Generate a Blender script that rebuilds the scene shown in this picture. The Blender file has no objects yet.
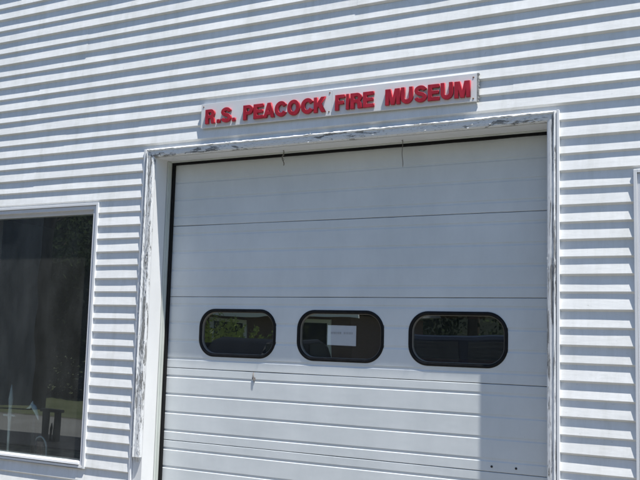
import bpy, bmesh, math, random
from mathutils import Vector, Matrix, noise
random.seed(7)
S = bpy.context.scene
C = S.collection
P = 0.1016            # exposure of one siding course (4 in)
G = -3.80             # ground level
R = math.radians

# ------------------------------------------------------------------ materials
def mat(name, col, rough=0.5, metal=0.0, spec=0.5, coat=0.0):
    m = bpy.data.materials.new(name); m.use_nodes = True
    b = m.node_tree.nodes['Principled BSDF']
    b.inputs['Base Color'].default_value = (*col, 1)
    b.inputs['Roughness'].default_value = rough
    b.inputs['Metallic'].default_value = metal
    b.inputs['Specular IOR Level'].default_value = spec
    b.inputs['Coat Weight'].default_value = coat
    return m
def nd(m, t, **kw):
    n = m.node_tree.nodes.new(t)
    for k, v in kw.items():
        if k in n.inputs: n.inputs[k].default_value = v
        else: setattr(n, k, v)
    return n
def ln(m, a, b): m.node_tree.links.new(a, b)
def coords(m, scale=(1, 1, 1)):
    tc = nd(m, 'ShaderNodeTexCoord'); mp = nd(m, 'ShaderNodeMapping')
    mp.inputs['Scale'].default_value = scale
    ln(m, tc.outputs['Object'], mp.inputs['Vector']); return mp.outputs['Vector']
def noi(m, scale, vs=(1, 1, 1), detail=5, rough=0.6, dist=0.0):
    n = nd(m, 'ShaderNodeTexNoise'); n.inputs['Scale'].default_value = scale
    n.inputs['Detail'].default_value = detail; n.inputs['Roughness'].default_value = rough
    n.inputs['Distortion'].default_value = dist
    ln(m, coords(m, vs), n.inputs['Vector']); return n.outputs['Fac']
def ramp(m, src, stops):
    r = nd(m, 'ShaderNodeValToRGB'); e = r.color_ramp.elements
    while len(e) < len(stops): e.new(0.5)
    for i, (p, c) in enumerate(stops):
        e[i].position = p; e[i].color = (*c, 1) if len(c) == 3 else c
    ln(m, src, r.inputs['Fac']); return r.outputs['Color']
def mixc(m, f, a, b, mode='MIX'):
    x = nd(m, 'ShaderNodeMix', data_type='RGBA', blend_type=mode)
    for s, v in ((x.inputs[0], f), (x.inputs[6], a), (x.inputs[7], b)):
        if hasattr(v, 'links'): ln(m, v, s)
        else: s.default_value = v if isinstance(v, float) else (*v, 1)
    return x.outputs[2]
def base(m, s): ln(m, s, m.node_tree.nodes['Principled BSDF'].inputs['Base Color'])
def bump(m, src, strength=0.2, dist=0.002):
    b = nd(m, 'ShaderNodeBump'); b.inputs['Strength'].default_value = strength
    b.inputs['Distance'].default_value = dist
    ln(m, src, b.inputs['Height']); ln(m, b.outputs['Normal'], m.node_tree.nodes['Principled BSDF'].inputs['Normal'])

def two_tone(name, a, b, scale, vs=(1, 1, 1), lo=.35, hi=.7, rough=.6, bmp=0.0, bd=.002, spec=.5):
    m = mat(name, a, rough, spec=spec); f = noi(m, scale, vs)
    base(m, ramp(m, f, [(lo, a), (hi, b)]))
    if bmp: bump(m, f, bmp, bd)
    return m

def siding_mat():
    m = mat('siding_paint', (.8, .8, .8), .42)
    a = noi(m, 2.2, (1, 1, 2.5)); b = noi(m, 26, (1, 1, .14), 4); c = noi(m, 90, (.5, 1, 1), 3)
    col = ramp(m, a, [(.3, (.76, .765, .765)), (.65, (.83, .835, .84))])
    col = mixc(m, 0.55, col, ramp(m, b, [(.42, (.93, .93, .92)), (.62, (1, 1, 1))]), 'MULTIPLY')
    col = mixc(m, 0.6, col, ramp(m, c, [(.26, (.7, .69, .66)), (.34, (1, 1, 1))]), 'MULTIPLY')
    col = mixc(m, 0.5, col, ramp(m, noi(m, 3.2, (2.2, 1, .5), 7, .7), [(.34, (.82, .82, .79)), (.5, (1, 1, 1))]), 'MULTIPLY')
    base(m, col); bump(m, noi(m, 5, (1, 1, 4)), .35, .004)
    return m
def door_mat():
    m = mat('door_paint', (.7, .72, .74), .38)
    a = noi(m, 1.6, (1, 1, .9)); b = noi(m, 9, (1, 1, .3), 5, .65); c = noi(m, 70, (1, 1, 1), 2)
    col = ramp(m, a, [(.3, (.64, .675, .69)), (.7, (.755, .785, .80))])
    col = mixc(m, 0.35, col, ramp(m, b, [(.3, (.86, .86, .87)), (.75, (1, 1, 1))]), 'MULTIPLY')
    col = mixc(m, 0.8, col, ramp(m, c, [(.2, (.6, .58, .55)), (.27, (1, 1, 1))]), 'MULTIPLY')
    base(m, col); bump(m, noi(m, 3.5, (.6, 1, 1.4), 3), .35, .006)
    r = noi(m, 5); n = m.node_tree.nodes['Principled BSDF']
    rr = ramp(m, r, [(.3, (.3, .3, .3)), (.7, (.5, .5, .5))]); ln(m, rr, n.inputs['Roughness'])
    return m
def peel_mat(name, vs, amount=.5, white=(.78, .79, .8)):
    """white paint flaking off grey weathered wood; vs stretches the flakes along the board"""
    m = mat(name, white, .6)
    wood = ramp(m, noi(m, 60, tuple(v * v * .6 + .02 for v in vs), 6, .7), [(.3, (.10, .10, .10)), (.55, (.27, .27, .265)), (.75, (.43, .43, .43))])
    big = noi(m, 5.0, vs, 3, .5); fine = noi(m, 34, vs, 8, .72, .4)
    s = nd(m, 'ShaderNodeMath', operation='MULTIPLY_ADD'); ln(m, big, s.inputs[0]); s.inputs[1].default_value = .9
    ln(m, fine, s.inputs[2])
    f = ramp(m, s.outputs[0], [(amount + .40, (1, 1, 1)), (amount + .425, (0, 0, 0))])
    paint = ramp(m, noi(m, 9, vs), [(.3, tuple(c * .9 for c in white)), (.7, white)])
    crack = ramp(m, noi(m, 120, vs, 5, .7), [(.36, (.45, .44, .43)), (.42, (1, 1, 1))])
    paint = mixc(m, .8, paint, crack, 'MULTIPLY')
    base(m, mixc(m, f, paint, wood))
    h = ramp(m, s.outputs[0], [(amount + .39, (0, 0, 0)), (amount + .43, (1, 1, 1))])
    bump(m, h, .9, .002); return m

M = {}
M['siding'] = siding_mat(); M['door'] = door_mat()
M['vinyl'] = two_tone('white_vinyl', (.66, .67, .71), (.72, .73, .77), 6, rough=.4)
M['jchan'] = two_tone('channel_white', (.74, .75, .77), (.8, .81, .83), 5, rough=.4)
M['frame_white'] = two_tone('frame_board_paint', (.73, .735, .74), (.8, .805, .81), 4, (1, 1, .4), rough=.45)
M['peelH'] = peel_mat('peeling_paint_along_head', (.32, 1, 1.6), .43)
M['peelV'] = peel_mat('peeling_paint_down_jamb', (2.4, 1, .2), .415)
M['peelR'] = peel_mat('weathered_paint_right_jamb', (2.2, 1, .12), .43)
M['signboard'] = two_tone('sign_board_paint', (.7, .705, .72), (.76, .765, .78), 6, (1, 1, 1), rough=.5)
M['signboard2'] = two_tone('sign_board_paint_bright', (.74, .745, .76), (.8, .8, .81), 6, rough=.5)
M['red'] = two_tone('red_plastic', (.33, .008, .02), (.47, .022, .04), 22, (1, 1, .5), rough=.4)
M['rubber'] = two_tone('black_rubber', (.007, .007, .008), (.016, .016, .017), 25, rough=.65, spec=.2)
M['seal'] = mat('black_weatherstrip', (.008, .008, .009), .7, spec=.2)
M['stop'] = two_tone('stop_strip', (.5, .53, .5), (.62, .65, .62), 8, (1, 1, .3), rough=.5)
M['bead'] = mat('window_bead', (.16, .145, .125), .4)
M['steel'] = mat('dull_steel', (.35, .34, .33), .45, .8)
M['rust'] = two_tone('rusty_steel', (.16, .07, .04), (.3, .2, .15), 60, rough=.8)
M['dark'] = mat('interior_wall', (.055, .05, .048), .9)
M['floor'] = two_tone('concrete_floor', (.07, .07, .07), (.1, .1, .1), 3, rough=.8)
M['paper'] = two_tone('white_paper', (.86, .87, .9), (.92, .93, .95), 10, rough=.8)
M['ink'] = mat('faded_ink', (.62, .62, .64), .8)
M['roof'] = two_tone('metal_roof', (.25, .26, .27), (.33, .34, .35), 2, rough=.5)
M['ivory'] = two_tone('pale_enamel', (.5, .55, .56), (.66, .7, .7), 12, rough=.35)
M['bluewhite'] = two_tone('glazed_china', (.45, .6, .7), (.75, .82, .85), 18, rough=.25)
M['table'] = two_tone('display_cloth', (.09, .1, .07), (.3, .29, .2), 9, rough=.9)
M['darkmetal'] = mat('dark_painted_metal', (.02, .02, .022), .5)

def glass(name, f0, tint, dust=.06):
    m = bpy.data.materials.new(name); m.use_nodes = True; nt = m.node_tree
    nt.nodes.clear(); o = nd(m, 'ShaderNodeOutputMaterial')
    t = nd(m, 'ShaderNodeBsdfTransparent'); t.inputs['Color'].default_value = (*tint, 1)
    g = nd(m, 'ShaderNodeBsdfGlossy'); g.inputs['Roughness'].default_value = 0.004
    g.inputs['Color'].default_value = (.95, 1, 1, 1)
    ge = nd(m, 'ShaderNodeNewGeometry'); dt = nd(m, 'ShaderNodeVectorMath', operation='DOT_PRODUCT')
    ln(m, ge.outputs['Normal'], dt.inputs[0]); ln(m, ge.outputs['Incoming'], dt.inputs[1])
    ab = nd(m, 'ShaderNodeMath', operation='ABSOLUTE'); ln(m, dt.outputs['Value'], ab.inputs[0])
    om = nd(m, 'ShaderNodeMath', operation='SUBTRACT'); om.inputs[0].default_value = 1; ln(m, ab.outputs[0], om.inputs[1])
    pw = nd(m, 'ShaderNodeMath', operation='POWER'); ln(m, om.outputs[0], pw.inputs[0]); pw.inputs[1].default_value = 5
    f = nd(m, 'ShaderNodeMath', operation='MULTIPLY_ADD'); ln(m, pw.outputs[0], f.inputs[0]); f.inputs[1].default_value = 1 - f0; f.inputs[2].default_value = f0
    n = nd(m, 'ShaderNodeTexNoise'); n.inputs['Scale'].default_value = 2.2; n.inputs['Detail'].default_value = 1
    ln(m, coords(m, (1, 1, 1)), n.inputs['Vector'])
    b = nd(m, 'ShaderNodeBump'); b.inputs['Strength'].default_value = .05; b.inputs['Distance'].default_value = .02
    ln(m, n.outputs['Fac'], b.inputs['Height']); ln(m, b.outputs['Normal'], g.inputs['Normal'])
    x = nd(m, 'ShaderNodeMixShader'); ln(m, f.outputs[0], x.inputs[0]); ln(m, t.outputs[0], x.inputs[1]); ln(m, g.outputs[0], x.inputs[2])
    # thin film of dust
    d = nd(m, 'ShaderNodeBsdfDiffuse'); d.inputs['Color'].default_value = (.5, .52, .5, 1)
    x2 = nd(m, 'ShaderNodeMixShader'); dn = noi(m, 7, (1, 1, .35), 5)
    r = ramp(m, dn, [(.4, (dust * .45, dust * .45, dust * .45)), (.8, (dust, dust, dust))]); ln(m, r, x2.inputs[0])
    ln(m, x.outputs[0], x2.inputs[1]); ln(m, d.outputs[0], x2.inputs[2]); ln(m, x2.outputs[0], o.inputs['Surface'])
    return m
M['glass'] = glass('window_glass', .16, (.66, .72, .70), .11)
M['acrylic'] = glass('door_pane_acrylic', .27, (.9, .92, .94), .05)
M['carglass'] = mat('car_glass', (.015, .018, .02), .04)

# ------------------------------------------------------------------ mesh helper
class MB:
    def __init__(s): s.v = []; s.f = []; s.sm = []
    def quad(s, *p, smooth=False):
        i = len(s.v); s.v += [Vector(q) for q in p]; s.f.append(tuple(range(i, i + len(p)))); s.sm.append(smooth); return s
    def box(s, x0, x1, y0, y1, z0, z1):
        i = len(s.v)
        s.v += [Vector(q) for q in ((x0,y0,z0),(x1,y0,z0),(x1,y1,z0),(x0,y1,z0),(x0,y0,z1),(x1,y0,z1),(x1,y1,z1),(x0,y1,z1))]
        for f in ((0,3,2,1),(4,5,6,7),(0,1,5,4),(1,2,6,5),(2,3,7,6),(3,0,4,7)):
            s.f.append(tuple(i + k for k in f)); s.sm.append(False)
        return s
    def rings(s, rings, closed=True, cap=True, smooth=True):
        i = len(s.v); n = len(rings[0])
        for r in rings: s.v += [Vector(p) for p in r]
        for a in range(len(rings) - 1):
            for k in range(n if closed else n - 1):
                k2 = (k + 1) % n
                s.f.append((i + a*n + k, i + a*n + k2, i + (a+1)*n + k2, i + (a+1)*n + k)); s.sm.append(smooth)
        if cap and closed:
            s.f.append(tuple(i + k for k in range(n))[::-1]); s.sm.append(False)
            s.f.append(tuple(i + (len(rings)-1)*n + k for k in range(n))); s.sm.append(False)
        return s
    def tube(s, pts, rad, n=8, cap=True):
        pts = [Vector(p) for p in pts]; rad = rad if isinstance(rad, (list, tuple)) else [rad] * len(pts)
        rs = []
        for k, p in enumerate(pts):
            t = (pts[min(k+1, len(pts)-1)] - pts[max(k-1, 0)]).normalized()
            a = t.cross(Vector((0, 0, 1)) if abs(t.z) < .9 else Vector((1, 0, 0))).normalized(); b = t.cross(a)
            rs.append([p + rad[k] * (a * math.cos(2*math.pi*q/n) + b * math.sin(2*math.pi*q/n)) for q in range(n)])
        return s.rings(rs, True, cap)
    def build(s, name, m, parent=None, bevel=0):
        me = bpy.data.meshes.new(name)
        off = parent_world(parent)
        me.from_pydata([tuple(p - off) for p in s.v], [], s.f)
        for p, q in zip(me.polygons, s.sm): p.use_smooth = q
        me.materials.append(m)
        bm = bmesh.new(); bm.from_mesh(me); bmesh.ops.remove_doubles(bm, verts=bm.verts, dist=1e-6)
        bmesh.ops.recalc_face_normals(bm, faces=bm.faces); bm.to_mesh(me); bm.free()
        o = bpy.data.objects.new(name, me); C.objects.link(o); o.parent = parent
        if bevel:
            b = o.modifiers.new('bevel', 'BEVEL'); b.width = bevel; b.segments = 2; b.limit_method = 'ANGLE'
        return o
def parent_world(p):
    v = Vector((0, 0, 0))
    while p is not None: v += p.location; p = p.parent
    return v
def tag(o, label=None, cat=None, group=None, kind=None):
    if label: o['label'] = label
    if cat: o['category'] = cat
    if group: o['group'] = group
    if kind: o['kind'] = kind
    return o
def thing(name, loc, label, cat, group=None):
    o = bpy.data.objects.new(name, None); C.objects.link(o); o.location = loc; o.empty_display_size = .2
    return tag(o, label, cat, group)
def nz(*a): return noise.noise(Vector(a))

# ------------------------------------------------------------------ the building
XL, XR = -10.5, 3.4
ZT = 2.7
bld = thing('museum_building', (-3.5, 0, G), 'white lap-sided fire museum building with a roll-up door and big windows', 'building')
# openings: x0, x1, z0, z1 (outer edge of the channel / casing)
OPEN = [(-6.78, -4.800, -3.062, -1.036), (-4.372, -1.246, -9, -.652), (-.832, 1.15, -3.062, -1.036)]
SEAM = {2: [-5.52, -1.85, 1.81], 4: [-8.1, -4.436, -.77, 2.9], 6: [-8.87, -5.2, -1.532, 2.13], 8: [-9.18, -5.51, -1.84, 1.82],
        0: [-7.2, -3.55, .12], -2: [-8.9, -5.02, -2.6, 1.1], -4: [-6.6, -2.95, .7], -6: [-7.9, -4.2, -.55]}
A0, A1, B0, B1 = 0.0, .0150, .0012, .0171
def siding():
    mb = MB(); mb2 = MB()
    nlo, nhi = -26, 38
    for ne in range(nlo, nhi + 1, 2):           # ne: even index of the lock butt; panel covers z (ne-2..ne)*P
        zt, zb = -(ne - 2) * P, -ne * P
        seams = SEAM.get(ne, sorted(random.uniform(-3.66, 0) + XL + 3.66 * (k + 1) for k in range(4)) if ne > 8 or ne < -6 else [])
        if ne not in SEAM:
            s0 = random.uniform(0, 3.66); seams = [XL + s0 + 3.66 * k for k in range(4)]
        if ne >= 10: seams = [q for q in seams if not (-4.9 < q < -4.3 or -1.3 < q < -.8)]
        cuts = {XL, XR}; xs = XL
        while xs < XR: cuts.add(round(xs, 4)); xs += .13
        for s_ in seams: cuts.add(s_)
        for o in OPEN:
            if o[2] < zt and o[3] > zb: cuts.add(o[0]); cuts.add(o[1])
        cuts = sorted(c for c in cuts if XL <= c <= XR)
        pid = 0
        for a, b in zip(cuts, cuts[1:]):
            if b - a < .004: continue
            mid = (a + b) / 2
            pid = sum(1 for s_ in seams if s_ < mid)
            # panel identity also differs either side of an opening
            for o in OPEN:
                if o[2] < zt - .001 and o[3] > zb + .001 and mid > o[1]: pid += 10
            py = (nz(pid * 3.7, ne * 1.3, 5) * .0008) + (.0008 if pid % 2 else 0)
            pz = nz(pid * 5.1, ne * 2.3, 9) * .0014
            if b - a > .2: pass
            def prof(x):
                w = lambda q: nz(x * .9, ne * 3.1 + q, pid * 1.7) * .0028 + nz(x * 3.1, ne * 1.9 + q, pid) * .0011
                zz = nz(x * .6, ne * 2.2, 3 + pid) * .0016 + pz
                return [(zt + zz - .011, A0 + py), (zt - P + zz + .0012, A1 + w(0) + py), (zt - P + zz, A1 + w(0) + py - .0012), (zt - P + zz - .011, B0 + .0016 + py),
                        (zb + zz + .0015, B1 + w(7) + py), (zb + zz, B1 + w(7) + py - .0014), (zb + zz - .0115, A0 + .0005)]
            zr = [(zb - .016, zt + .01)]
            for o in OPEN:
                if o[0] < mid < o[1]:
                    nr = []
                    for lo, hi in zr:
                        if o[2] >= hi or o[3] <= lo: nr.append((lo, hi)); continue
                        if o[3] < hi: nr.append((o[3], hi))
                        if o[2] > lo: nr.append((lo, o[2]))
                    zr = nr
            if any(abs(b - s_) < .001 for s_ in seams): b += .005
            pa, pb = prof(a), prof(b)
            for lo, hi in zr:
                for (z1, y1), (z2, y2), (z3, y3), (z4, y4) in zip(pa, pa[1:], pb, pb[1:]):
                    if z1 <= lo or z2 >= hi:
                        if not (z1 == z2 and lo < z1 < hi): continue
                    def cl(zA, yA, zB, yB):
                        A, B = (zA, yA), (zB, yB)
                        if zA > hi: t = (zA - hi) / (zA - zB); A = (hi, yA + (yB - yA) * t)
                        if zB < lo: t = (zA - lo) / (zA - zB); B = (lo, yA + (yB - yA) * t)
                        return A, B
                    (u1, w1), (u2, w2) = cl(z1, y1, z2, y2); (u3, w3), (u4, w4) = cl(z3, y3, z4, y4)
                    mb.quad((a, -w1, u1), (a, -w2, u2), (b, -w4, u4), (b, -w3, u3))
                    # raw end of a panel at a seam or channel
    # sheathing behind the laps, pierced by the openings
    xs = sorted({XL, XR} | {o[0] + .02 for o in OPEN} | {o[1] - .02 for o in OPEN})
    for a, b in zip(xs, xs[1:]):
        mid = (a + b) / 2; op = [o for o in OPEN if o[0] < mid < o[1]]
        if not op: mb.box(a, b, .006, .15, G, ZT)
        else:
            o = op[0]
            mb.box(a, b, .006, .15, o[3] - .015, ZT)
            if o[2] > G: mb.box(a, b, .006, .15, G, o[2] + .015)
    o = mb.build('siding_wall', M['siding'], bld); return o
siding()
for a in (XL - .06, XR + .001): MB().box(a, a + .059, -.03, .03, G, ZT).build('corner_trim', M['jchan'], bld, .003)
mb = MB(); mb.box(XL, XL + .15, .152, 12, G, ZT); mb.box(XR - .15, XR, .152, 12, G, ZT); mb.box(XL + .151, XR - .151, 11.85, 12, G, ZT)
mb.build('side_wall', M['siding'], bld)
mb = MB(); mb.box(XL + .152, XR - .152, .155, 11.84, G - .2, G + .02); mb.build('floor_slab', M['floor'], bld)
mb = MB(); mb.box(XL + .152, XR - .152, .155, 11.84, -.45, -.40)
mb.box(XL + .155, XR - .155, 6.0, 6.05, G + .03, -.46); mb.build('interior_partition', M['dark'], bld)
mb = MB()
mb.rings([[(XL - .3, -.14, ZT + .003), (XL - .3, 12.2, ZT + .003), (XL - .3, 6, ZT + 1.6)], [(XR + .3, -.14, ZT + .003), (XR + .3, 12.2, ZT + .003), (XR + .3, 6, ZT + 1.6)]], smooth=False)
mb.build('roof', M['roof'], bld)
mb = MB(); mb.box(XL, XR, -.08, .2, G - .3, G + .12); 
# concrete foundation either side of the door opening
fm = two_tone('foundation_concrete', (.25, .24, .23), (.34, .33, .31), 8, rough=.9)
for a, b_ in ((XL, -4.38), (-1.24, XR)): MB().box(a, b_, -.012, .004, G - .2, G + .14).build('foundation', fm, bld)

# --- windows -----------------------------------------------------------
def window(x0, x1, z0, z1, gz=None):
    w = MB()
    # vinyl frame with stepped section set inside the channel
    def ring(ox, oz0, oz1, ix, iz0, iz1, yf, yb, b):
        X0, X1, Z0, Z1 = x0 + ox, x1 - ox, z0 + oz0, z1 - oz1
        I0, I1, K0, K1 = x0 + ix, x1 - ix, z0 + iz0, z1 - iz1
        b.box(X0, I0, yf, yb, Z0, Z1); b.box(I1, X1, yf, yb, Z0, Z1); b.box(I0, I1, yf, yb, K1, Z1); b.box(I0, I1, yf, yb, Z0, K0)
    ring(.020, .022, .022, .052, .030, .050, -.014, .10, w)
    ring(.0525, .0305, .0505, .060, .040, .080, .018, .098, w)
    f = w.build('window', M['vinyl'], bld, .002)
    w = MB(); ring(.0, .0, .0, .0195, .0195, .0195, -.024, .004, w)
    w.build('channel', M['jchan'], f, .002)
    # sill nosing
    w = MB(); w.rings([[(x, .0, z0 + .052), (x, -.030, z0 + .043), (x, -.032, z0 + .028), (x, -.0145, z0 + .0262), (x, .0, z0 + .0262)] for x in (x0 + .054, x1 - .054)], smooth=False)
    w.build('sill', M['jchan'], f)
    w = MB(); w.quad((x0 + .0605, .038, z0 + .041), (x1 - .0605, .038, z0 + .041), (x1 - .0605, .038, z1 - .081), (x0 + .0605, .038, z1 - .081)); w.build('pane', M['glass'], f)
    return f
window(*OPEN[0]); window(*OPEN[2])

# --- door surround ------------------------------------------------------
DX0, DX1, DZ = -4.266, -1.322, -.720      # clear opening
cas = MB()
# backing frame boards and reveals
cas.box(-4.350, DX0, -.004, .172, G, DZ + .012)
cas.box(DX1, -1.262, -.004, .172, G, DZ + .012)
cas.box(-4.350, -1.262, -.004, .172, DZ + .0125, DZ + .045)
surr = cas.build('door_frame', M['frame_white'], bld, .0015)
# soffit: underside of the header
mb = MB(); mb.box(DX0 + .0005, DX1 - .0005, .001, .171, DZ, DZ + .012); mb.build('soffit_board', M['frame_white'], surr)
# J channel beside the casing
MB().box(-4.372, -4.3535, -.022, .003, G + .14, -.652).build('channel', M['jchan'], surr, .0015)
MB().box(-1.2605, -1.246, -.034, .003, G + .14, -.652).build('channel', M['jchan'], surr, .0015)
# brick mould: section given as (distance from opening, projection)
SEC = [(.003, .006), (.003, .020), (.012, .028), (.030, .031), (.056, .031), (.062, .037), (.068, .037), (.0785, .024), (.0785, .006)]
def mould(side, m, jag, seed, zlow=None):
    b = MB(); random.seed(seed)
    def P3(w, y, t):
        if side == 'head': return (t, -y, DZ + w * .86)
        x = DX0 - w if side == 'left' else DX1 + w * .74
        return (x, -y, t)
    rs = []
    if side == 'head': N = 420
    else: N = 300
    for k in range(N + 1):
        r = []
        for j, (w, y) in enumerate(SEC):
            if side == 'head':
                a, c = DX0 - w, DX1 + w * .74
            else: a, c = (zlow if zlow else G + .02), DZ + w * .86
            t = a + (c - a) * k / N
            n1 = nz(t * 38, j * 2.1, seed) ; n2 = nz(t * 9, j * 3.3, seed + 4); gate = max(0, nz(t * 2.3, 1.1, seed + 8) + .25)
            d = jag * gate * (n1 * .9 + n2 * .6) if 1 <= j <= 7 else 0
            dz = d * .6
            r.append(P3(w + (dz if j not in (0, 8) else 0), y + d * .8, t))
        rs.append(r)
    b.rings(rs, smooth=False)
    # curled paint flakes standing off the board
    cnt = {'head': 40, 'left': 150, 'right': 40}[side]
    for _ in range(cnt):
        if side == 'head': t = random.uniform(DX0, DX1)
        else: t = random.uniform((zlow or G) + .02, DZ - .02)
        w = random.choice([random.uniform(.004, .03), random.uniform(.05, .078)]); L = random.uniform(.006, .028); h = random.uniform(.003, .009)
        y = .032
        a = P3(w, y, t); c = P3(w + random.uniform(-.003, .003), y + random.uniform(.001, .006), t + L)
        d = P3(w + h, y + random.uniform(-.001, .005), t + L * random.uniform(.5, .9)); e = P3(w + h * .8, y + .001, t + L * .1)
        b.quad(a, c, d, e)
    return b.build('casing', m, surr)
tag(mould('head', M['peelH'], .0045, 11), 'weathered head casing with peeling paint along its top edge')
tag(mould('left', M['peelV'], .005, 23, -2.93), 'flaking left casing broken off short at its lower end')
tag(mould('right', M['peelR'], .0025, 37), 'grey weathered right casing')
# splintered lower end of the left casing
mb = MB(); random.seed(3)
for k in range(9):
    x = DX0 - .008 - k * .0078; L = random.uniform(.008, .055)
    mb.rings([[(x, -.006, -2.929), (x - .0075, -.006, -2.929), (x - .0075, -.024, -2.929), (x, -.026, -2.929)],
              [(x - .002, -.006, -2.929 - L), (x - .006, -.006, -2.929 - L), (x - .005, -.012, -2.929 - L * .9), (x - .003, -.012, -2.929 - L)]], smooth=False)
mb.build('splinter', M['peelV'], surr)
# stop strips and black seals round the door
mb = MB(); mb.box(DX0 + .001, DX0 + .016, .150, .171, G + .02, DZ - .004); mb.box(DX0 + .004, DX0 + .008, .1495, .130, G + .02, DZ - .004)
mb.box(DX1 - .016, DX1 - .001, .150, .171, G + .02, DZ - .004); mb.box(DX0 + .0165, DX1 - .0165, .156, .171, DZ - .010, DZ - .0005)
mb.build('stop_strip', M['stop'], surr, .001)
mb = MB(); mb.box(DX0 + .002, DX0 + .034, .1715, .196, G + .02, DZ - .001); mb.box(DX1 - .034, DX1 - .002, .1715, .196, G + .02, DZ - .001)
rs = []
for k in range(121):
    x = DX0 + .0345 + (DX1 - DX0 - .069) * k / 120; zb = DZ - .027 + nz(x * 3, 0, 2) * .004
    rs.append([(x, .1725, DZ - .0015), (x, .1735 + nz(x * 2, 4, 1) * .002, zb), (x, .195, zb), (x, .195, DZ - .0015)])
mb.rings(rs, smooth=False); mb.build('weather_seal', M['seal'], surr)
# dark lintel space above the door leaf
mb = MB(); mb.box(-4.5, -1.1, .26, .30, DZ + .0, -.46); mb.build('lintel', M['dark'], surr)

# --- sectional door -------------------------------------------------------
JT = [-1.216, -1.754, -2.286, -2.819, -3.352, G + .03]
top = DZ - .003
Y = .200; TH = .045; gx0, gx1 = DX0 + .028, DX1 - .028
def door_section(zt, zb, first, parent, holes, seed):
    # closed section profile, front side from top to bottom
    def prof(x):
        wob = nz(x * .8, zt * 3, seed) * .0016 + nz(x * 3, zt, seed + 2) * .0005
        ztw = zt - .0016 + nz(x * 1.3, seed, 4) * .0012 + nz(x * 9, seed, 7) * .0006
        zbw = zb + .0016 + nz(x * 1.3, seed - 1, 4) * .0012 * (0 if zb < G + .1 else 1)
        fr = [(ztw, Y + .004), (ztw - .003, Y)]
        gz = [zb + .067 + .1333 * k for k in range(3, -1, -1)] if not first else [zb + .067 + .1333 * k for k in range(2, -1, -1)]
        for g in gz:
            g2 = g + nz(x * .7, g * 5, 3) * .0012
            fr += [(g2 + .0145, Y), (g2 + .0135, Y + .0032), (g2 - .0015, Y + .0034), (g2 - .0075, Y)]
        fr += [(zbw + .003, Y), (zbw, Y + .004)]
        pts = [(x, y + wob, z) for z, y in fr]
        return pts + [(x, Y + TH, zbw), (x, Y + TH, ztw)]
    b = MB(); N = 60
    b.rings([prof(gx0 + (gx1 - gx0) * k / N) for k in range(N + 1)], smooth=False)
    o = b.build('door_section', M['door'], parent)
    for cut in holes:
        md = o.modifiers.new('cut', 'BOOLEAN'); md.object = cut; md.operation = 'DIFFERENCE'; md.solver = 'EXACT'
    return o
gd = MB()
# steel stiles on the back of the leaf: the mesh of the part itself
gd.box(gx0 + .01, gx1 - .01, Y + TH + .003, Y + TH + .02, G + .05, G + .11)
door = gd.build('roll_up_door', M['steel'], bld)
WX = [(-3.620, 'w'), (-2.785, 'w'), (-1.947, 'w')]; WZ = -2.017; HW, HH, RR = .332, .1755, .135
def rrect(cx, cz, hw, hh, r, n=10):
    pts = []
    for qx, qz, a0 in ((1, 1, 0), (-1, 1, 90), (-1, -1, 180), (1, -1, 270)):
        for k in range(n + 1):
            a = R(a0 + 90 * k / n); pts.append((cx + qx * (hw - r) + r * math.cos(a), cz + qz * (hh - r) + r * math.sin(a)))
    return pts
cutters = []
for cx, _ in WX:
    b = MB(); rr = rrect(cx, WZ, HW - .012, HH - .012, RR - .012)
    b.rings([[(x, Y - .05, z) for x, z in rr], [(x, Y + .12, z) for x, z in rr]], smooth=False)
    cutters.append(b.build('cutter', M['door']))
zs = [top] + JT
for i in range(6):
    door_section(zs[i], zs[i + 1], i == 0, door, cutters if i == 2 + 0 and False else (cutters if (zs[i] > WZ > zs[i + 1]) else []), i * 5 + 1)
# bake the booleans and drop the cutters
bpy.context.view_layer.update(); dg = bpy.context.evaluated_depsgraph_get()
for o in list(bpy.data.objects):
    if any(md.type == 'BOOLEAN' for md in o.modifiers):
        me = bpy.data.meshes.new_from_object(o.evaluated_get(dg)); o.modifiers.clear(); o.data = me
for c_ in cutters: bpy.data.objects.remove(c_)
# bolts low on the right
for bx, bz in ((-1.714, -2.787), (-1.562, -2.785)):
    b = MB(); n = 10
    b.rings([[(bx + r * math.cos(2*math.pi*q/n), y, bz + r * math.sin(2*math.pi*q/n)) for q in range(n)] for r, y in ((.0075, Y), (.0075, Y - .003), (.004, Y - .005))])
    b.build('bolt', M['darkmetal'], door)
# bent rusty latch stub
b = MB(); b.tube([(-3.462, Y - .001, -2.29), (-3.464, Y - .005, -2.31), (-3.458, Y - .006, -2.335), (-3.452, Y - .007, -2.36)], [.003, .004, .005, .002], 6)
b.box(-3.470, -3.446, Y - .006, Y + .002, -2.340, -2.326); b.build('latch_stub', two_tone('tarnished_steel', (.13, .11, .10), (.3, .28, .27), 60, rough=.7), door)

# oval door windows: rim, bead and pane
for k, (cx, _) in enumerate(WX):
    def band(secs):
        b = MB(); rs = []
        base_pts = [rrect(cx, WZ, HW - o_, HH - o_, max(RR - o_, .01), 12) for o_, _y in secs]
        n = len(base_pts[0])
        i0 = 0
        for q in range(n): rs.append([(base_pts[s_][q][0], secs[s_][1], base_pts[s_][q][1]) for s_ in range(len(secs))])
        rs.append(rs[0]); b.rings(rs, closed=False, cap=False, smooth=True); return b
    rim = band([(0, Y + .004), (.0005, Y - .002), (.006, Y - .0065), (.016, Y - .0065), (.0225, Y - .003), (.0235, Y + .012)]).build('door_window', M['rubber'], bld)
    band([(.0236, Y + .006), (.0242, Y + .003), (.0275, Y + .004), (.0280, Y + .03)]).build('bead', M['bead'], rim)
    rr = rrect(cx, WZ, HW - .020, HH - .020, RR - .020, 12)
    b = MB(); b.quad(*[(x, Y + .0185, z) for x, z in rr]); b.build('pane', M['acrylic'], rim)

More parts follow.
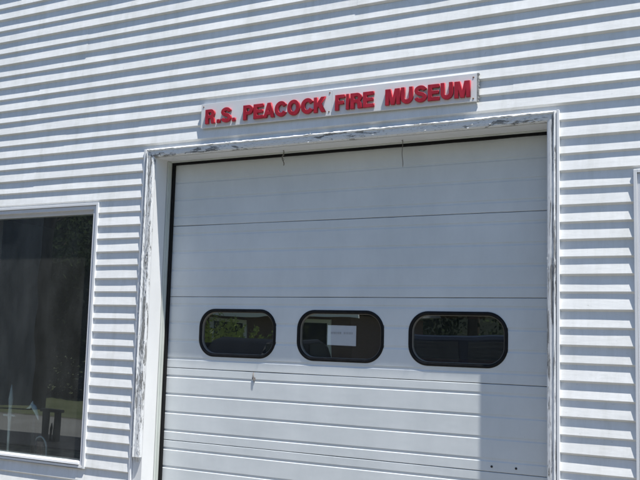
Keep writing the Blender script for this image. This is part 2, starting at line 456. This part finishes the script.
# paper note taped inside the middle pane
note = MB(); rs = []
for k in range(9):
    x = -2.888 + .2185 * k / 8; w = nz(x * 9, 1, 1) * .001
    rs.append([(x, Y + .0225 + w, -1.944 - .002 * k / 8), (x, Y + .0225 + w, -2.079 - .003 * k / 8)])
note.rings(rs, closed=False, cap=False)
nt_ = note.build('paper_note', M['paper']); tag(nt_, 'white sheet of paper taped inside the middle oval door window', 'note')
b = MB(); x = -2.862; random.seed(4)
while x < -2.70:
    w = random.uniform(.006, .012)
    if not -2.790 < x < -2.778: b.box(x, x + w, Y + .0212, Y + .0216, -2.0035, -1.989)
    x += w + .004
b.build('faded_writing', M['ink'], nt_)

# two bits of wire hanging from the soffit
for hx, L, lab, bend in ((-3.218, .115, 'short twisted wire hanging from the door head above the left oval window', .006), (-2.303, .185, 'longer thin wire hanging from the door head near the sign middle', .002)):
    b = MB(); pts = []
    for k in range(14):
        t = k / 13; pts.append((hx + math.sin(t * 9) * bend + .004 * t, .10 + math.cos(t * 7) * .003, DZ + .002 - L * t))
    b.tube(pts, [.0034 if bend > .004 else .0022] * 13 + [.001], 6)
    pts = [(hx + .009 * math.cos(a * .7), .10 + .006 * math.sin(a * .7), DZ - .03 - .004 * a) for a in range(12)] if bend > .004 else [(hx - .006, .1, DZ - .004), (hx + .006, .1, DZ - .012)]
    b.tube(pts, .002, 5); o = b.build('hanging_wire', M['bead']); tag(o, lab, 'wire')

# ------------------------------------------------------------------ the sign
sg = thing('museum_sign', (-2.79, -.016, -.45), 'long white board sign with raised red letters above the door', 'sign')
def sboard(x0, x1, m, seed):
    b = MB(); N = 60; rs = []
    for k in range(N + 1):
        x = x0 + (x1 - x0) * k / N; d = -.0055 * (x + 3.84)
        e = nz(x * 60, seed, 1) * .0025 if (k == N or k == 0) else 0
        rs.append([(x + e, -.017, -.358 + d), (x, -.034, -.3585 + d), (x + e, -.034, -.5365 + d), (x, -.017, -.537 + d)])
    b.rings(rs, smooth=False); return b.build('board', m, sg, .001)
sboard(-3.845, -2.768, M['signboard'], 1); sboard(-2.766, -1.752, M['signboard2'], 2)
# ragged end strip
b = MB(); random.seed(5); zz = -.37
rs = []
for k in range(30):
    z = -.3705 - .179 * k / 29; w = .012 + nz(z * 60, 2, 2) * .009
    rs.append([(-1.7518, -.018, z), (-1.7518, -.0335, z), (-1.7518 + w, -.0335 + .002, z), (-1.7518 + w, -.018, z)])
b.rings(rs, smooth=False); b.build('end_strip', peel_mat('rotten_board_end', (1, 1, 1), .62), sg)
for sx, sz in ((-2.783, -.385), (-2.786, -.515), (-1.773, -.395), (-1.773, -.530), (-3.825, -.38)):
    b = MB(); n = 8
    b.rings([[(sx + r * math.cos(2*math.pi*q/n), y, sz + r * math.sin(2*math.pi*q/n)) for q in range(n)] for r, y in ((.0055, -.0338), (.0055, -.0358), (.002, -.0368))])
    b.build('screw', M['rust'], sg)
LET = [('R', -3.797, -3.711),('.', -3.696, -3.667),('S', -3.659, -3.572),('.', -3.563, -3.536),('P', -3.469, -3.387),('E', -3.382, -3.299),('A', -3.299, -3.209),('C', -3.207, -3.113),('O', -3.106, -3.006),('C', -2.998, -2.902),('K', -2.897, -2.806),
       ('F', -2.734, -2.661),('I', -2.652, -2.628),('R', -2.619, -2.531),('E', -2.527, -2.447),('M', -2.366, -2.260),('U', -2.256, -2.172),('S', -2.162, -2.077),('E', -2.070, -1.991),('U', -1.984, -1.901),('M', -1.893, -1.789)]
def stroke(pts, t):
    """outline of a polyline of half width t/2 with square ends"""
    L, Rr = [], []
    for k, p in enumerate(pts):
        a = pts[max(k - 1, 0)]; b = pts[min(k + 1, len(pts) - 1)]
        d = Vector((b[0] - a[0], b[1] - a[1])).normalized(); n = Vector((-d.y, d.x)) * t / 2
        L.append((p[0] + n.x, p[1] + n.y)); Rr.append((p[0] - n.x, p[1] - n.y))
    return L + Rr[::-1]
def arc(cx, cy, rx, ry, a0, a1, n=14):
    return [(cx + rx * math.cos(R(a0 + (a1 - a0) * k / n)), cy + ry * math.sin(R(a0 + (a1 - a0) * k / n))) for k in range(n + 1)]
T = .235
GL = {
 '.': [[(0, 0), (.26, 0), (.26, .26), (0, .26)]],
 'I': [[(0, 0), (T, 0), (T, 1), (0, 1)]],
 'E': [[(0, 0), (.68, 0), (.68, .2), (T, .2), (T, .41), (.63, .41), (.63, .6), (T, .6), (T, .8), (.67, .8), (.67, 1), (0, 1)]],
 'F': [[(0, 0), (T, 0), (T, .39), (.57, .39), (.57, .59), (T, .59), (T, .8), (.65, .8), (.65, 1), (0, 1)]],
 'M': [[(0, 0), (.2, 0), (.2, .68), (.335, 0), (.535, 0), (.67, .68), (.67, 0), (.87, 0), (.87, 1), (.57, 1), (.435, .36), (.30, 1), (0, 1)]],
 'K': [[(0, 0), (T, 0), (T, .30), (.34, .42), (.56, 0), (.84, 0), (.51, .60), (.82, 1), (.54, 1), (T, .60), (T, 1), (0, 1)]],
 'A': [[(0, 0), (.24, 0), (.30, .2), (.56, .2), (.62, 0), (.86, 0), (.56, 1), (.30, 1)], [(.355, .38), (.505, .38), (.43, .68)]],
 'P': [[(0, 0), (T, 0), (T, .36)] + arc(.40, .68, .32, .32, -90, 90) + [(0, 1)], [(T, .55)] + arc(.39, .68, .12, .13, -90, 90, 8) + [(T, .81)]],
 'R': [[(0, 0), (T, 0), (T, .38), (.36, .38), (.46, .33), (.50, .0), (.76, .0), (.73, .06), (.71, .32), (.62, .47)] + arc(.42, .715, .31, .285, -38, 90) + [(0, 1)], [(T, .57)] + arc(.40, .69, .11, .12, -90, 90, 8) + [(T, .81)]],
 'O': [arc(.43, .5, .43, .5, 0, 352, 36), arc(.43, .5, .20, .29, 0, 350, 28)],
 'C': [stroke(arc(.42, .5, .31, .39, 32, 328, 30), .225)],
 'U': [stroke([(.115, 1), (.115, .6)] + arc(.39, .37, .275, .265, 180, 360, 16) + [(.665, .6), (.665, 1)], T)],
 'S': [stroke(arc(.36, .70, .255, .20, 12, 180, 12) + [(.135, .62), (.22, .545)] + [(.36, .50), (.50, .455)] + [(.585, .38)] + arc(.36, .30, .255, .20, 0, -168, 12), .205)],
}
for ch, x0, x1 in LET:
    cu = bpy.data.curves.new('letter', 'CURVE'); cu.dimensions = '2D'; cu.fill_mode = 'BOTH'
    for loop in GL[ch]:
        sp = cu.splines.new('POLY'); sp.points.add(len(loop) - 1); sp.use_cyclic_u = True
        for k, (px, pz) in enumerate(loop): sp.points[k].co = (px, pz, 0, 1)
    cu.extrude = .09; cu.bevel_depth = .018; cu.bevel_resolution = 2
    to = bpy.data.objects.new('tmp', cu); C.objects.link(to); bpy.context.view_layer.update()
    me = bpy.data.meshes.new_from_object(to.evaluated_get(bpy.context.evaluated_depsgraph_get()))
    bpy.data.objects.remove(to); bpy.data.curves.remove(cu)
    xa = [v.co.x for v in me.vertices]; ya = [v.co.y for v in me.vertices]; za = [v.co.z for v in me.vertices]
    H = .106 if ch != '.' else .026; ov = .002 if ch in 'SCOU' else 0
    dd = -.0045 * (x0 + 3.84)
    j = random.uniform(-1, 1)
    cxm = (x0 + x1) / 2; th = R(j * .7)
    for v in me.vertices:
        u = (v.co.x - min(xa)) / (max(xa) - min(xa)); w = (v.co.y - min(ya)) / (max(ya) - min(ya)); d = (v.co.z - min(za)) / (max(za) - min(za))
        X = x0 + (x1 - x0) * u; Z = -.5125 - ov + dd + (H + 2 * ov) * w
        X2 = cxm + (X - cxm) * math.cos(th) - (Z + .46) * math.sin(th); Z2 = -.46 + (Z + .46) * math.cos(th) + (X - cxm) * math.sin(th)
        v.co = Vector((X2, -.0345 - .017 * d, Z2)) - sg.location
    me.materials.clear(); me.materials.append(M['red'])
    bm = bmesh.new(); bm.from_mesh(me); bmesh.ops.remove_doubles(bm, verts=bm.verts, dist=1e-5); bmesh.ops.recalc_face_normals(bm, faces=bm.faces); bm.to_mesh(me); bm.free()
    me.name = 'letter'
    o = bpy.data.objects.new('letter', me); C.objects.link(o); o.parent = sg

# ------------------------------------------------------------------ things inside the left window
tb = thing('display_table', (-5.8, .5, G + .02), 'low cloth-covered display table inside the left window', 'table')
TZ = -3.09
b = MB(); b.box(-6.7, -4.9, .17, .85, TZ - .03, TZ); b.build('table_top', M['table'], tb, .004)
for lx in (-6.62, -4.98):
    for ly in (.23, .78):
        b = MB(); b.box(lx - .025, lx + .025, ly - .025, ly + .025, G + .02, TZ - .031); b.build('leg', M['darkmetal'], tb)
st = thing('slender_stand', (-5.925, .27, TZ), 'tall pale slender stand with a short crossbar inside the left window', 'stand')
b = MB(); b.tube([(-5.925, .27, z) for z in (TZ + .012, -2.95, -2.80, -2.76, -2.70, -2.62, -2.55, -2.50)], [.009, .011, .014, .020, .015, .020, .011, .003], 10); b.build('pole', M['ivory'], st)
b = MB(); b.box(-6.0, -5.865, .262, .278, -2.763, -2.748); b.build('crossbar', M['ivory'], st, .003)
b = MB(); b.tube([(-5.925, .27, TZ + .001), (-5.925, .27, TZ + .010), (-5.925, .27, TZ + .02)], [.07, .06, .01], 16); b.build('base', M['ivory'], st)
orn = thing('china_bird', (-5.64, .27, TZ), 'small blue-white china bird on a dark upright post inside the left window', 'ornament')
b = MB(); b.tube([(-5.64, .27, TZ + .001), (-5.64, .27, -2.70)], [.022, .012], 8); b.build('post', M['darkmetal'], orn)
b = MB(); b.tube([(-5.715, .25, -2.685), (-5.69, .255, -2.677), (-5.665, .26, -2.655), (-5.645, .265, -2.672), (-5.625, .27, -2.71), (-5.605, .275, -2.755), (-5.600, .275, -2.775)], [.003, .010, .021, .022, .016, .009, .002], 10)
b.tube([(-5.655, .265, -2.665), (-5.66, .255, -2.635), (-5.652, .25, -2.618)], [.014, .011, .002], 8); b.build('body', M['bluewhite'], orn)
ar = thing('arched_frame', (-5.62, .33, TZ), 'pale arched wire frame standing low inside the left window', 'frame')
b = MB(); b.tube([(-5.62 + .075 * math.cos(R(a)), .33, TZ + .07 + .105 * math.sin(R(a))) for a in range(0, 181, 12)], .007, 8)
b.tube([(-5.695, .33, TZ + .001), (-5.695, .33, TZ + .07)], .007, 8); b.tube([(-5.545, .33, TZ + .001), (-5.545, .33, TZ + .07)], .007, 8); b.build('hoop', M['ivory'], ar)
b = MB(); b.box(-5.65, -5.59, .325, .335, TZ + .002, TZ + .135); b.build('panel', M['rust'], ar)

b = MB(); b.rings([[(-6.65 + .6 * k / 30, .16 + .018 * math.sin(k * 1.3), z) for k in range(31)] for z in (-2.75, -1.05)], closed=False, cap=False)
tag(b.build('curtain', two_tone('faded_curtain', (.10, .08, .07), (.17, .14, .12), 4, (3, 1, .3), rough=.95)), 'faded brown curtain at the far left of the left window', 'curtain')
# a red fire pump and shelving deep inside, dim behind the door windows
ft = thing('old_fire_engine', (-2.8, 3.2, G + .02), 'old fire engine standing dim inside behind the door windows', 'fire engine')
fr = mat('old_red_enamel', (.25, .02, .02), .3)
b = MB(); b.box(-3.7, -1.9, 1.4, 5.4, G + .75, G + 1.35); b.build('body', fr, ft, .06)
b = MB(); b.box(-3.5, -2.1, 2.9, 3.9, G + 1.36, G + 2.05); b.build('cab', fr, ft, .08)
b = MB(); b.box(-3.38, -2.22, 2.885, 2.895, G + 1.6, G + 1.98); b.build('windscreen', M['carglass'], ft)
for sx in (-3.72, -1.88):
    for sy in (2.0, 4.6):
        b = MB(); b.tube([(sx - .1, sy, G + .45), (sx + .1, sy, G + .45)], .42, 20); b.build('wheel', M['rubber'], ft)
for sx in (-3.45, -2.15):
    b = MB(); b.tube([(sx, 1.395, G + 1.1), (sx, 1.33, G + 1.1)], [.10, .11], 16); b.build('headlight', M['steel'], ft)

# ------------------------------------------------------------------ ground and what the panes mirror
def sheet(name, x0, x1, y0, y1, z, m):
    b = MB(); b.quad((x0, y0, z), (x1, y0, z), (x1, y1, z), (x0, y1, z)); return tag(b.build(name, m), kind='structure')
gm = two_tone('gravel_yard', (.12, .112, .095), (.18, .168, .145), 3, rough=.95)
f = noi(gm, 40, detail=8, rough=.75); bump(gm, f, .6, .02)
sheet('ground', -700, 700, -700, 700, G, gm)
am = two_tone('road_surface', (.19, .185, .175), (.25, .245, .235), 1.2, rough=.95)
sheet('road', -300, 300, -8.2, -5.4, G + .004, am)
lm = two_tone('mown_lawn', (.09, .11, .045), (.15, .165, .085), 1.1, rough=.9)
f = noi(lm, 30, detail=6); bump(lm, f, .8, .05)
sheet('lawn', -300, 300, -60, -8.4, G + .004, lm)
b = MB(); b.box(-4.6, -1.0, -2.2, -.02, G - .1, G + .03)
tag(b.build('concrete_apron', two_tone('apron_concrete', (.18, .172, .16), (.25, .24, .22), 3, rough=.9)), kind='structure')

b = MB(); nx, ny = 90, 16
hv = [[(-220 + 440 * i / nx, -44 - 90 * j / ny, G + .5 + 30 * (1 - math.exp(-j / 4)) * (j > 0) + nz(i * .4, j * .6, 3) * 3.5 * (j > 0) + nz(i * 1.7, j * 2, 9) * 1.2 * (j > 0)) for i in range(nx + 1)] for j in range(ny + 1)]
for j in range(ny):
    for i in range(nx): b.quad(hv[j][i], hv[j][i + 1], hv[j + 1][i + 1], hv[j + 1][i], smooth=True)
hm = two_tone('wooded_hill', (.015, .026, .012), (.035, .05, .02), .35, rough=1); bump(hm, noi(hm, 1.2, detail=8, rough=.8), 1, 1.5)
tag(b.build('hillside', hm), kind='structure')
leafm = mat('leaf_green', (.05, .08, .02), .85, spec=.15); 
lf = noi(leafm, 1.3); base(leafm, ramp(leafm, lf, [(.3, (.02, .035, .012)), (.7, (.055, .08, .025))]))
bark = two_tone('bark', (.07, .055, .04), (.14, .11, .08), 12, (1, 1, .2), rough=.95)
def tree_mesh(seed, h, rad):
    random.seed(seed); t = MB(); c = MB()
    t.tube([(0, 0, 0), (.05, 0, h * .25), (-.05, .1, h * .55), (.05, 0, h * .85)], [.26, .2, .13, .04], 10)
    cl = []
    for k in range(9):
        a = k * 2.4; z0 = h * random.uniform(.22, .6); L = rad * random.uniform(.5, .9)
        e = Vector((math.cos(a) * L, math.sin(a) * L, z0 + L * .55)); t.tube([(0, 0, z0), tuple(e * .5 + Vector((0, 0, z0 * .5))), tuple(e)], [.09, .06, .02], 6)
        cl.append((e, rad * .42))
    for k in range(34):
        z = h * random.uniform(.12, .97); rr = rad * math.sqrt(max(.05, 1 - ((z / h - .5) / .52) ** 2)) * random.uniform(.3, 1); a = random.uniform(0, 6.28)
        cl.append((Vector((rr * math.cos(a), rr * math.sin(a), z)), rad * random.uniform(.2, .42)))
    for ctr, r in cl:
        for _ in range(260):
            d = Vector((random.gauss(0, 1), random.gauss(0, 1), random.gauss(0, .8))).normalized() * r * random.uniform(.3, 1.05)
            p = ctr + d; s_ = random.uniform(.06, .13)
            if p.z < .3: continue
            u = Vector((random.gauss(0, 1), random.gauss(0, 1), random.gauss(0, 1))).normalized(); w = u.orthogonal().normalized()
            c.quad(p + u * s_, p + w * s_ * .6, p - u * s_, p - w * s_ * .6)
    return t, c
protos = []
for seed, h, rad in ((1, 13.5, 4.4), (2, 11.0, 3.8)):
    root = thing('shade_tree', (0, 0, 0), 'tall leafy green tree across the road, mirrored dark in the window glass', 'tree', 'trees across the road')
    t, c = tree_mesh(seed, h, rad); t.build('trunk', bark, root); c.build('crown', leafm, root); protos.append(root)
spots = [(-19.5, -21), (-62, -31), (-55, -26), (-48, -30), (-42, -25), (-36.5, -30), (-31, -24.5), (-26, -29), (-20, -31), (-12, -30), (-6, -27), (0, -31), (-70, -24), (-39, -20.5), (-47, -20), (7, -26), (15, -30)]
used = set()
for i, (x, y) in enumerate(spots):
    src = protos[i % 2]
    if i % 2 not in used: used.add(i % 2); o = src
    else:
        o = src.copy(); C.objects.link(o)
        for chd in src.children:
            q = chd.copy(); C.objects.link(q); q.parent = o
    o.location = (x, y, G); o.rotation_euler.z = i * 1.7; 

# house across the road with a shrub in front
hx, hy = -16.5, -19.5
hs = thing('brown_house', (hx, hy, G), 'brown house with pale eaves, mirrored in the left oval pane', 'house')
brown = two_tone('brown_siding', (.16, .10, .085), (.2, .13, .11), 3, (1, 1, 8), rough=.8)
white = mat('white_trim', (.82, .82, .8), .5)
b = MB(); b.box(hx - 4.5, hx + 4, hy - 6, hy, G, G + 2.5); b.build('wall', brown, hs)
b = MB(); b.rings([[(hx - 5, hy + .5, G + 2.55), (hx - 5, hy - 6.5, G + 2.55), (hx - 5, hy - 3, G + 4.5)], [(hx + 4.5, hy + .5, G + 2.55), (hx + 4.5, hy - 6.5, G + 2.55), (hx + 4.5, hy - 3, G + 4.5)]], smooth=False); b.build('roof', M['roof'], hs)
b = MB(); b.box(hx - 5, hx + 4.5, hy + .501, hy + .55, G + 2.38, G + 2.62); b.build('eaves', white, hs)
for wx in (hx - .6, hx + 2.6):
    b = MB(); b.box(wx - .75, wx - .62, hy + .001, hy + .06, G + .95, G + 2.3); b.box(wx + .62, wx + .75, hy + .001, hy + .06, G + .95, G + 2.3); b.box(wx - .62, wx + .62, hy + .001, hy + .06, G + 2.18, G + 2.3); b.box(wx - .62, wx + .62, hy + .001, hy + .06, G + .95, G + 1.07)
    w_ = b.build('window', white, hs); b = MB(); b.box(wx - .62, wx + .62, hy + .002, hy + .03, G + 1.07, G + 2.18); b.build('pane', M['carglass'], w_)
yg = mat('shrub_leaf', (.30, .36, .12), .6)
for sx, sy, lab in ((-16.0, -17.8, 'tall yellow-green leafy shrub in front of the brown house window'), (-13.4, -17.9, 'shorter yellow-green leafy shrub nearer the house corner')):
    random.seed(int(sx * 10)); b = MB()
    hh = 2.55 if sx < -15 else 1.5
    for _ in range(90):
        a = random.uniform(0, 6.28); el = random.uniform(.7, 1.5); L = random.uniform(.6, 1.0) * hh
        d = Vector((math.cos(a) * math.cos(el), math.sin(a) * math.cos(el), math.sin(el))); o_ = Vector((sx, sy, G + .05))
        for q in range(60):
            t = random.uniform(.25, 1); p = o_ + d * L * t + Vector((random.gauss(0, .05), random.gauss(0, .05), -.12 * t * t)); e = (d + Vector((random.gauss(0, .8), random.gauss(0, .8), random.gauss(0, .4)))).normalized()
            w_ = e.orthogonal().normalized() * .04; l_ = random.uniform(.08, .17)
            b.quad(p, p + e * l_ * .5 + w_, p + e * l_, p + e * l_ * .5 - w_)
    tag(b.build('leafy_shrub', yg), lab, 'shrub', 'shrubs by the house')

def vehicle(name, x, y, rz, paint, prof, cab, W, label, cat):
    """prof: (x,z) lower body outline; cab: (x,z) glasshouse outline"""
    v = thing(name, (x, y, G), label, cat); v.rotation_euler.z = rz
    def ex(pts, w0, w1, mname, m, bev, par=v):
        b = MB(); zmin = min(p[1] for p in pts); zmax = max(p[1] for p in pts); rs = []
        for s_ in (-1, 1): rs.append([(x + px, y + s_ * (w0 + (w1 - w0) * (pz - zmin) / (zmax - zmin)), G + pz) for px, pz in pts])
        b.rings(rs, smooth=False); return b.build(mname, m, par, bev)
    ex(prof, W / 2, W / 2 - .06, 'body', paint, .05)
    c_ = ex(cab, W / 2 - .08, W / 2 - .24, 'roof', paint, .07)
    zc = [p[1] for p in cab]; zl, zh = min(zc), max(zc)
    for s_ in (-1, 1):
        xs = [p[0] for p in cab]; a, e = min(xs) + .35, max(xs) - .45; n = 3
        for k in range(n):
            xa = x + a + (e - a) * k / n + .04; xb = x + a + (e - a) * (k + 1) / n - .04
            yl, yh = y + s_ * (W / 2 - .098), y + s_ * (W / 2 - .213)
            b = MB(); b.rings([[(xa, yl, G + zl + .06), (xb, yl, G + zl + .06), (xb - .05, yh, G + zh - .1), (xa + .05, yh, G + zh - .1)], [(xa, yl + s_ * .012, G + zl + .06), (xb, yl + s_ * .012, G + zl + .06), (xb - .05, yh + s_ * .012, G + zh - .1), (xa + .05, yh + s_ * .012, G + zh - .1)]], smooth=False)
            b.build('side_window', M['carglass'], v)
    xs = [p[0] for p in prof]; L0, L1 = min(xs), max(xs)
    for wx in (L0 + .85, L1 - .85):
        for s_ in (-1, 1):
            b = MB(); b.tube([(x + wx, y + s_ * (W / 2 - .2), G + .34), (x + wx, y + s_ * (W / 2 + .01), G + .34)], .34, 22)
            wh = b.build('wheel', M['rubber'], v)
            b = MB(); b.tube([(x + wx, y + s_ * (W / 2 + .011), G + .34), (x + wx, y + s_ * (W / 2 + .03), G + .34)], .2, 18); b.build('rim', M['steel'], wh)
    for s_ in (-1, 1):
        b = MB(); b.box(x + L1 - .03, x + L1 + .012, y + s_ * (W / 2 - .32) - .14, y + s_ * (W / 2 - .32) + .14, G + .68, G + .82); b.build('headlight', M['ivory'], v)
        b = MB(); b.box(x + L0 - .012, x + L0 + .03, y + s_ * (W / 2 - .3) - .1, y + s_ * (W / 2 - .3) + .1, G + .75, G + .95); b.build('tail_lamp', M['red'], v)
    return v
body = [(-2.3, .3), (-2.35, .6), (-2.25, 1.0), (1.0, 1.02), (2.15, .88), (2.3, .6), (2.25, .3)]
vehicle('parked_car', -9.75, -9.5, R(90), mat('black_car_paint', (.006, .006, .007), .45, spec=.25), body, [(-2.2, .98), (-2.0, 1.58), (-1.6, 1.70), (.1, 1.71), (.4, 1.66), (1.15, .98)], 1.85, 'black station car parked before the building, its roof mirrored in the left oval pane', 'car')
vehicle('parked_van', -3.6, -8.1, 0, mat('navy_van_paint', (.012, .016, .028), .4, spec=.3), body, [(-2.25, .98), (-2.2, 1.75), (-2.0, 1.86), (.5, 1.87), (.75, 1.8), (1.4, .98)], 1.9, 'navy blue van parked before the building, mirrored dark in the right oval pane', 'van')
# dark barn added to darken the left window's reflection, and the hedge beside it
bn = thing('added_dark_barn', (-21, -13, G), 'tall dark slate-blue barn added to darken the left of the window reflection', 'barn')
slate = two_tone('slate_boards', (.05, .06, .075), (.08, .095, .115), 2, (6, 1, .3), rough=.85)
bn.location = (-15.8, -10.2, G); bn.rotation_euler.z = R(-45)
X0, Y0 = -15.8, -10.2
MB().box(X0 - 13, X0, Y0 - 7, Y0, G, G + 6.2).build('wall', slate, bn)
b = MB(); b.rings([[(X0 - 13.3, Y0 + .3, G + 6.21), (X0 - 13.3, Y0 - 7.3, G + 6.21), (X0 - 13.3, Y0 - 3.5, G + 8.6)], [(X0 + .1, Y0 + .3, G + 6.21), (X0 + .1, Y0 - 7.3, G + 6.21), (X0 + .1, Y0 - 3.5, G + 8.6)]], smooth=False); b.build('roof', M['roof'], bn)
MB().box(X0 - 7, X0 - 3.5, Y0 + .01, Y0 + .07, G + .01, G + 3.4).build('door', M['table'], bn)
random.seed(8); hb = MB()
for _ in range(9000):
    p = Vector((random.uniform(-19.2, -15.0), random.uniform(-13.6, -12.4), G + random.uniform(0, 3.6))); p.z -= abs(nz(p.x * .8, 1, 1)) * .8 * (p.z - G) / 3
    u = Vector((random.gauss(0, 1), random.gauss(0, 1), random.gauss(0, 1))).normalized(); w_ = u.orthogonal().normalized(); s_ = random.uniform(.06, .13)
    hb.quad(p + u * s_, p + w_ * s_ * .6, p - u * s_, p - w_ * s_ * .6)
tag(hb.build('hedge', leafm), 'dense dark hedge closing the gap beside the slate barn', 'hedge')
# low flat cart with two stakes, mirrored low in the left window
tr = thing('flat_cart', (-8.2, -2.7, G), 'dark low flat cart with an upright stake frame, mirrored low in the left window', 'cart')
MB().box(-11.2, -6.6, -3.2, -2.3, G + .33, G + .45).build('deck', M['darkmetal'], tr)
for sx in (-8.04, -7.85): MB().box(sx - .024, sx + .024, -2.75, -2.68, G + .451, G + .79).build('stake', M['darkmetal'], tr)
MB().box(-8.10, -7.79, -2.76, -2.67, G + .791, G + .825).build('crossbar', M['darkmetal'], tr)
MB().tube([(-7.945, -2.72, G + .451), (-7.945, -2.72, G + .52), (-7.945, -2.72, G + .6), (-7.945, -2.72, G + .66)], [.02, .012, .018, .004]).build('fitting', M['darkmetal'], tr)
for sx in (-10.4, -7.2):
    for s_ in (-3.12, -2.38):
        MB().tube([(sx, s_ - .05, G + .16), (sx, s_ + .05, G + .16)], .16, 18).build('wheel', M['rubber'], tr)
tarred = two_tone('tarred_wood', (.02, .017, .015), (.04, .033, .028), 12, (1, 1, .2), rough=.95)
up_ = thing('utility_pole', (-15.0, -9.4, G), 'brown wooden utility pole beyond the lane, mirrored in the left window', 'pole')
MB().tube([(-15.0, -9.4, G - .3), (-15.0, -9.4, G + 10)], [.16, .11], 12).build('post', tarred, up_)
MB().box(-16.2, -13.8, -9.6, -9.5, G + 9.2, G + 9.35).build('crossarm', bark, up_)

# ------------------------------------------------------------------ camera, light, world
f_, dd, cz, yaw, pitch, roll = 893.694, 5.232774, -2.023623, -.498177, .107526, .0275228
cy, sy, cp, sp, cr, sr = math.cos(yaw), math.sin(yaw), math.cos(pitch), math.sin(pitch), math.cos(roll), math.sin(roll)
F = Vector((sy * cp, cy * cp, sp)); r0 = Vector((cy, -sy, 0)); u0 = r0.cross(F)
rt = r0 * cr + u0 * sr; up = -r0 * sr + u0 * cr
cam = bpy.data.cameras.new('camera'); co = bpy.data.objects.new('camera', cam); C.objects.link(co)
co.matrix_world = Matrix(((rt.x, up.x, -F.x, 0), (rt.y, up.y, -F.y, -dd), (rt.z, up.z, -F.z, cz), (0, 0, 0, 1)))
cam.sensor_width = 36; cam.lens = f_ / 640 * 36; cam.clip_end = 3000; cam.clip_start = .05
S.camera = co

SUN = Vector((.305, -.144, .942)).normalized()
sl = bpy.data.lights.new('sun', 'SUN'); sl.energy = 5.0; sl.angle = R(.53); sl.color = (1, .975, .91)
so = bpy.data.objects.new('sun', sl); C.objects.link(so); so.rotation_euler = SUN.to_track_quat('Z', 'Y').to_euler(); so.location = (3, -3, 8)
w = bpy.data.worlds.new('World'); S.world = w; w.use_nodes = True
nt = w.node_tree; bg = nt.nodes['Background']; sk = nt.nodes.new('ShaderNodeTexSky'); sk.sky_type = 'NISHITA'; sk.sun_disc = False
sk.sun_elevation = math.asin(SUN.z); sk.sun_rotation = math.atan2(SUN.x, SUN.y); sk.air_density = 1.0; sk.dust_density = .3; sk.ozone_density = 5
tint = nt.nodes.new('ShaderNodeMix'); tint.data_type = 'RGBA'; tint.blend_type = 'MULTIPLY'; tint.inputs[0].default_value = 1; tint.inputs[7].default_value = (.97, 1.0, .995, 1)
nt.links.new(sk.outputs[0], tint.inputs[6]); nt.links.new(tint.outputs[2], bg.inputs[0]); bg.inputs[1].default_value = .104
S.view_settings.view_transform = 'Standard'; S.view_settings.look = 'None'; S.view_settings.gamma = 1; S.view_settings.use_curve_mapping = False
S.view_settings.exposure = .68
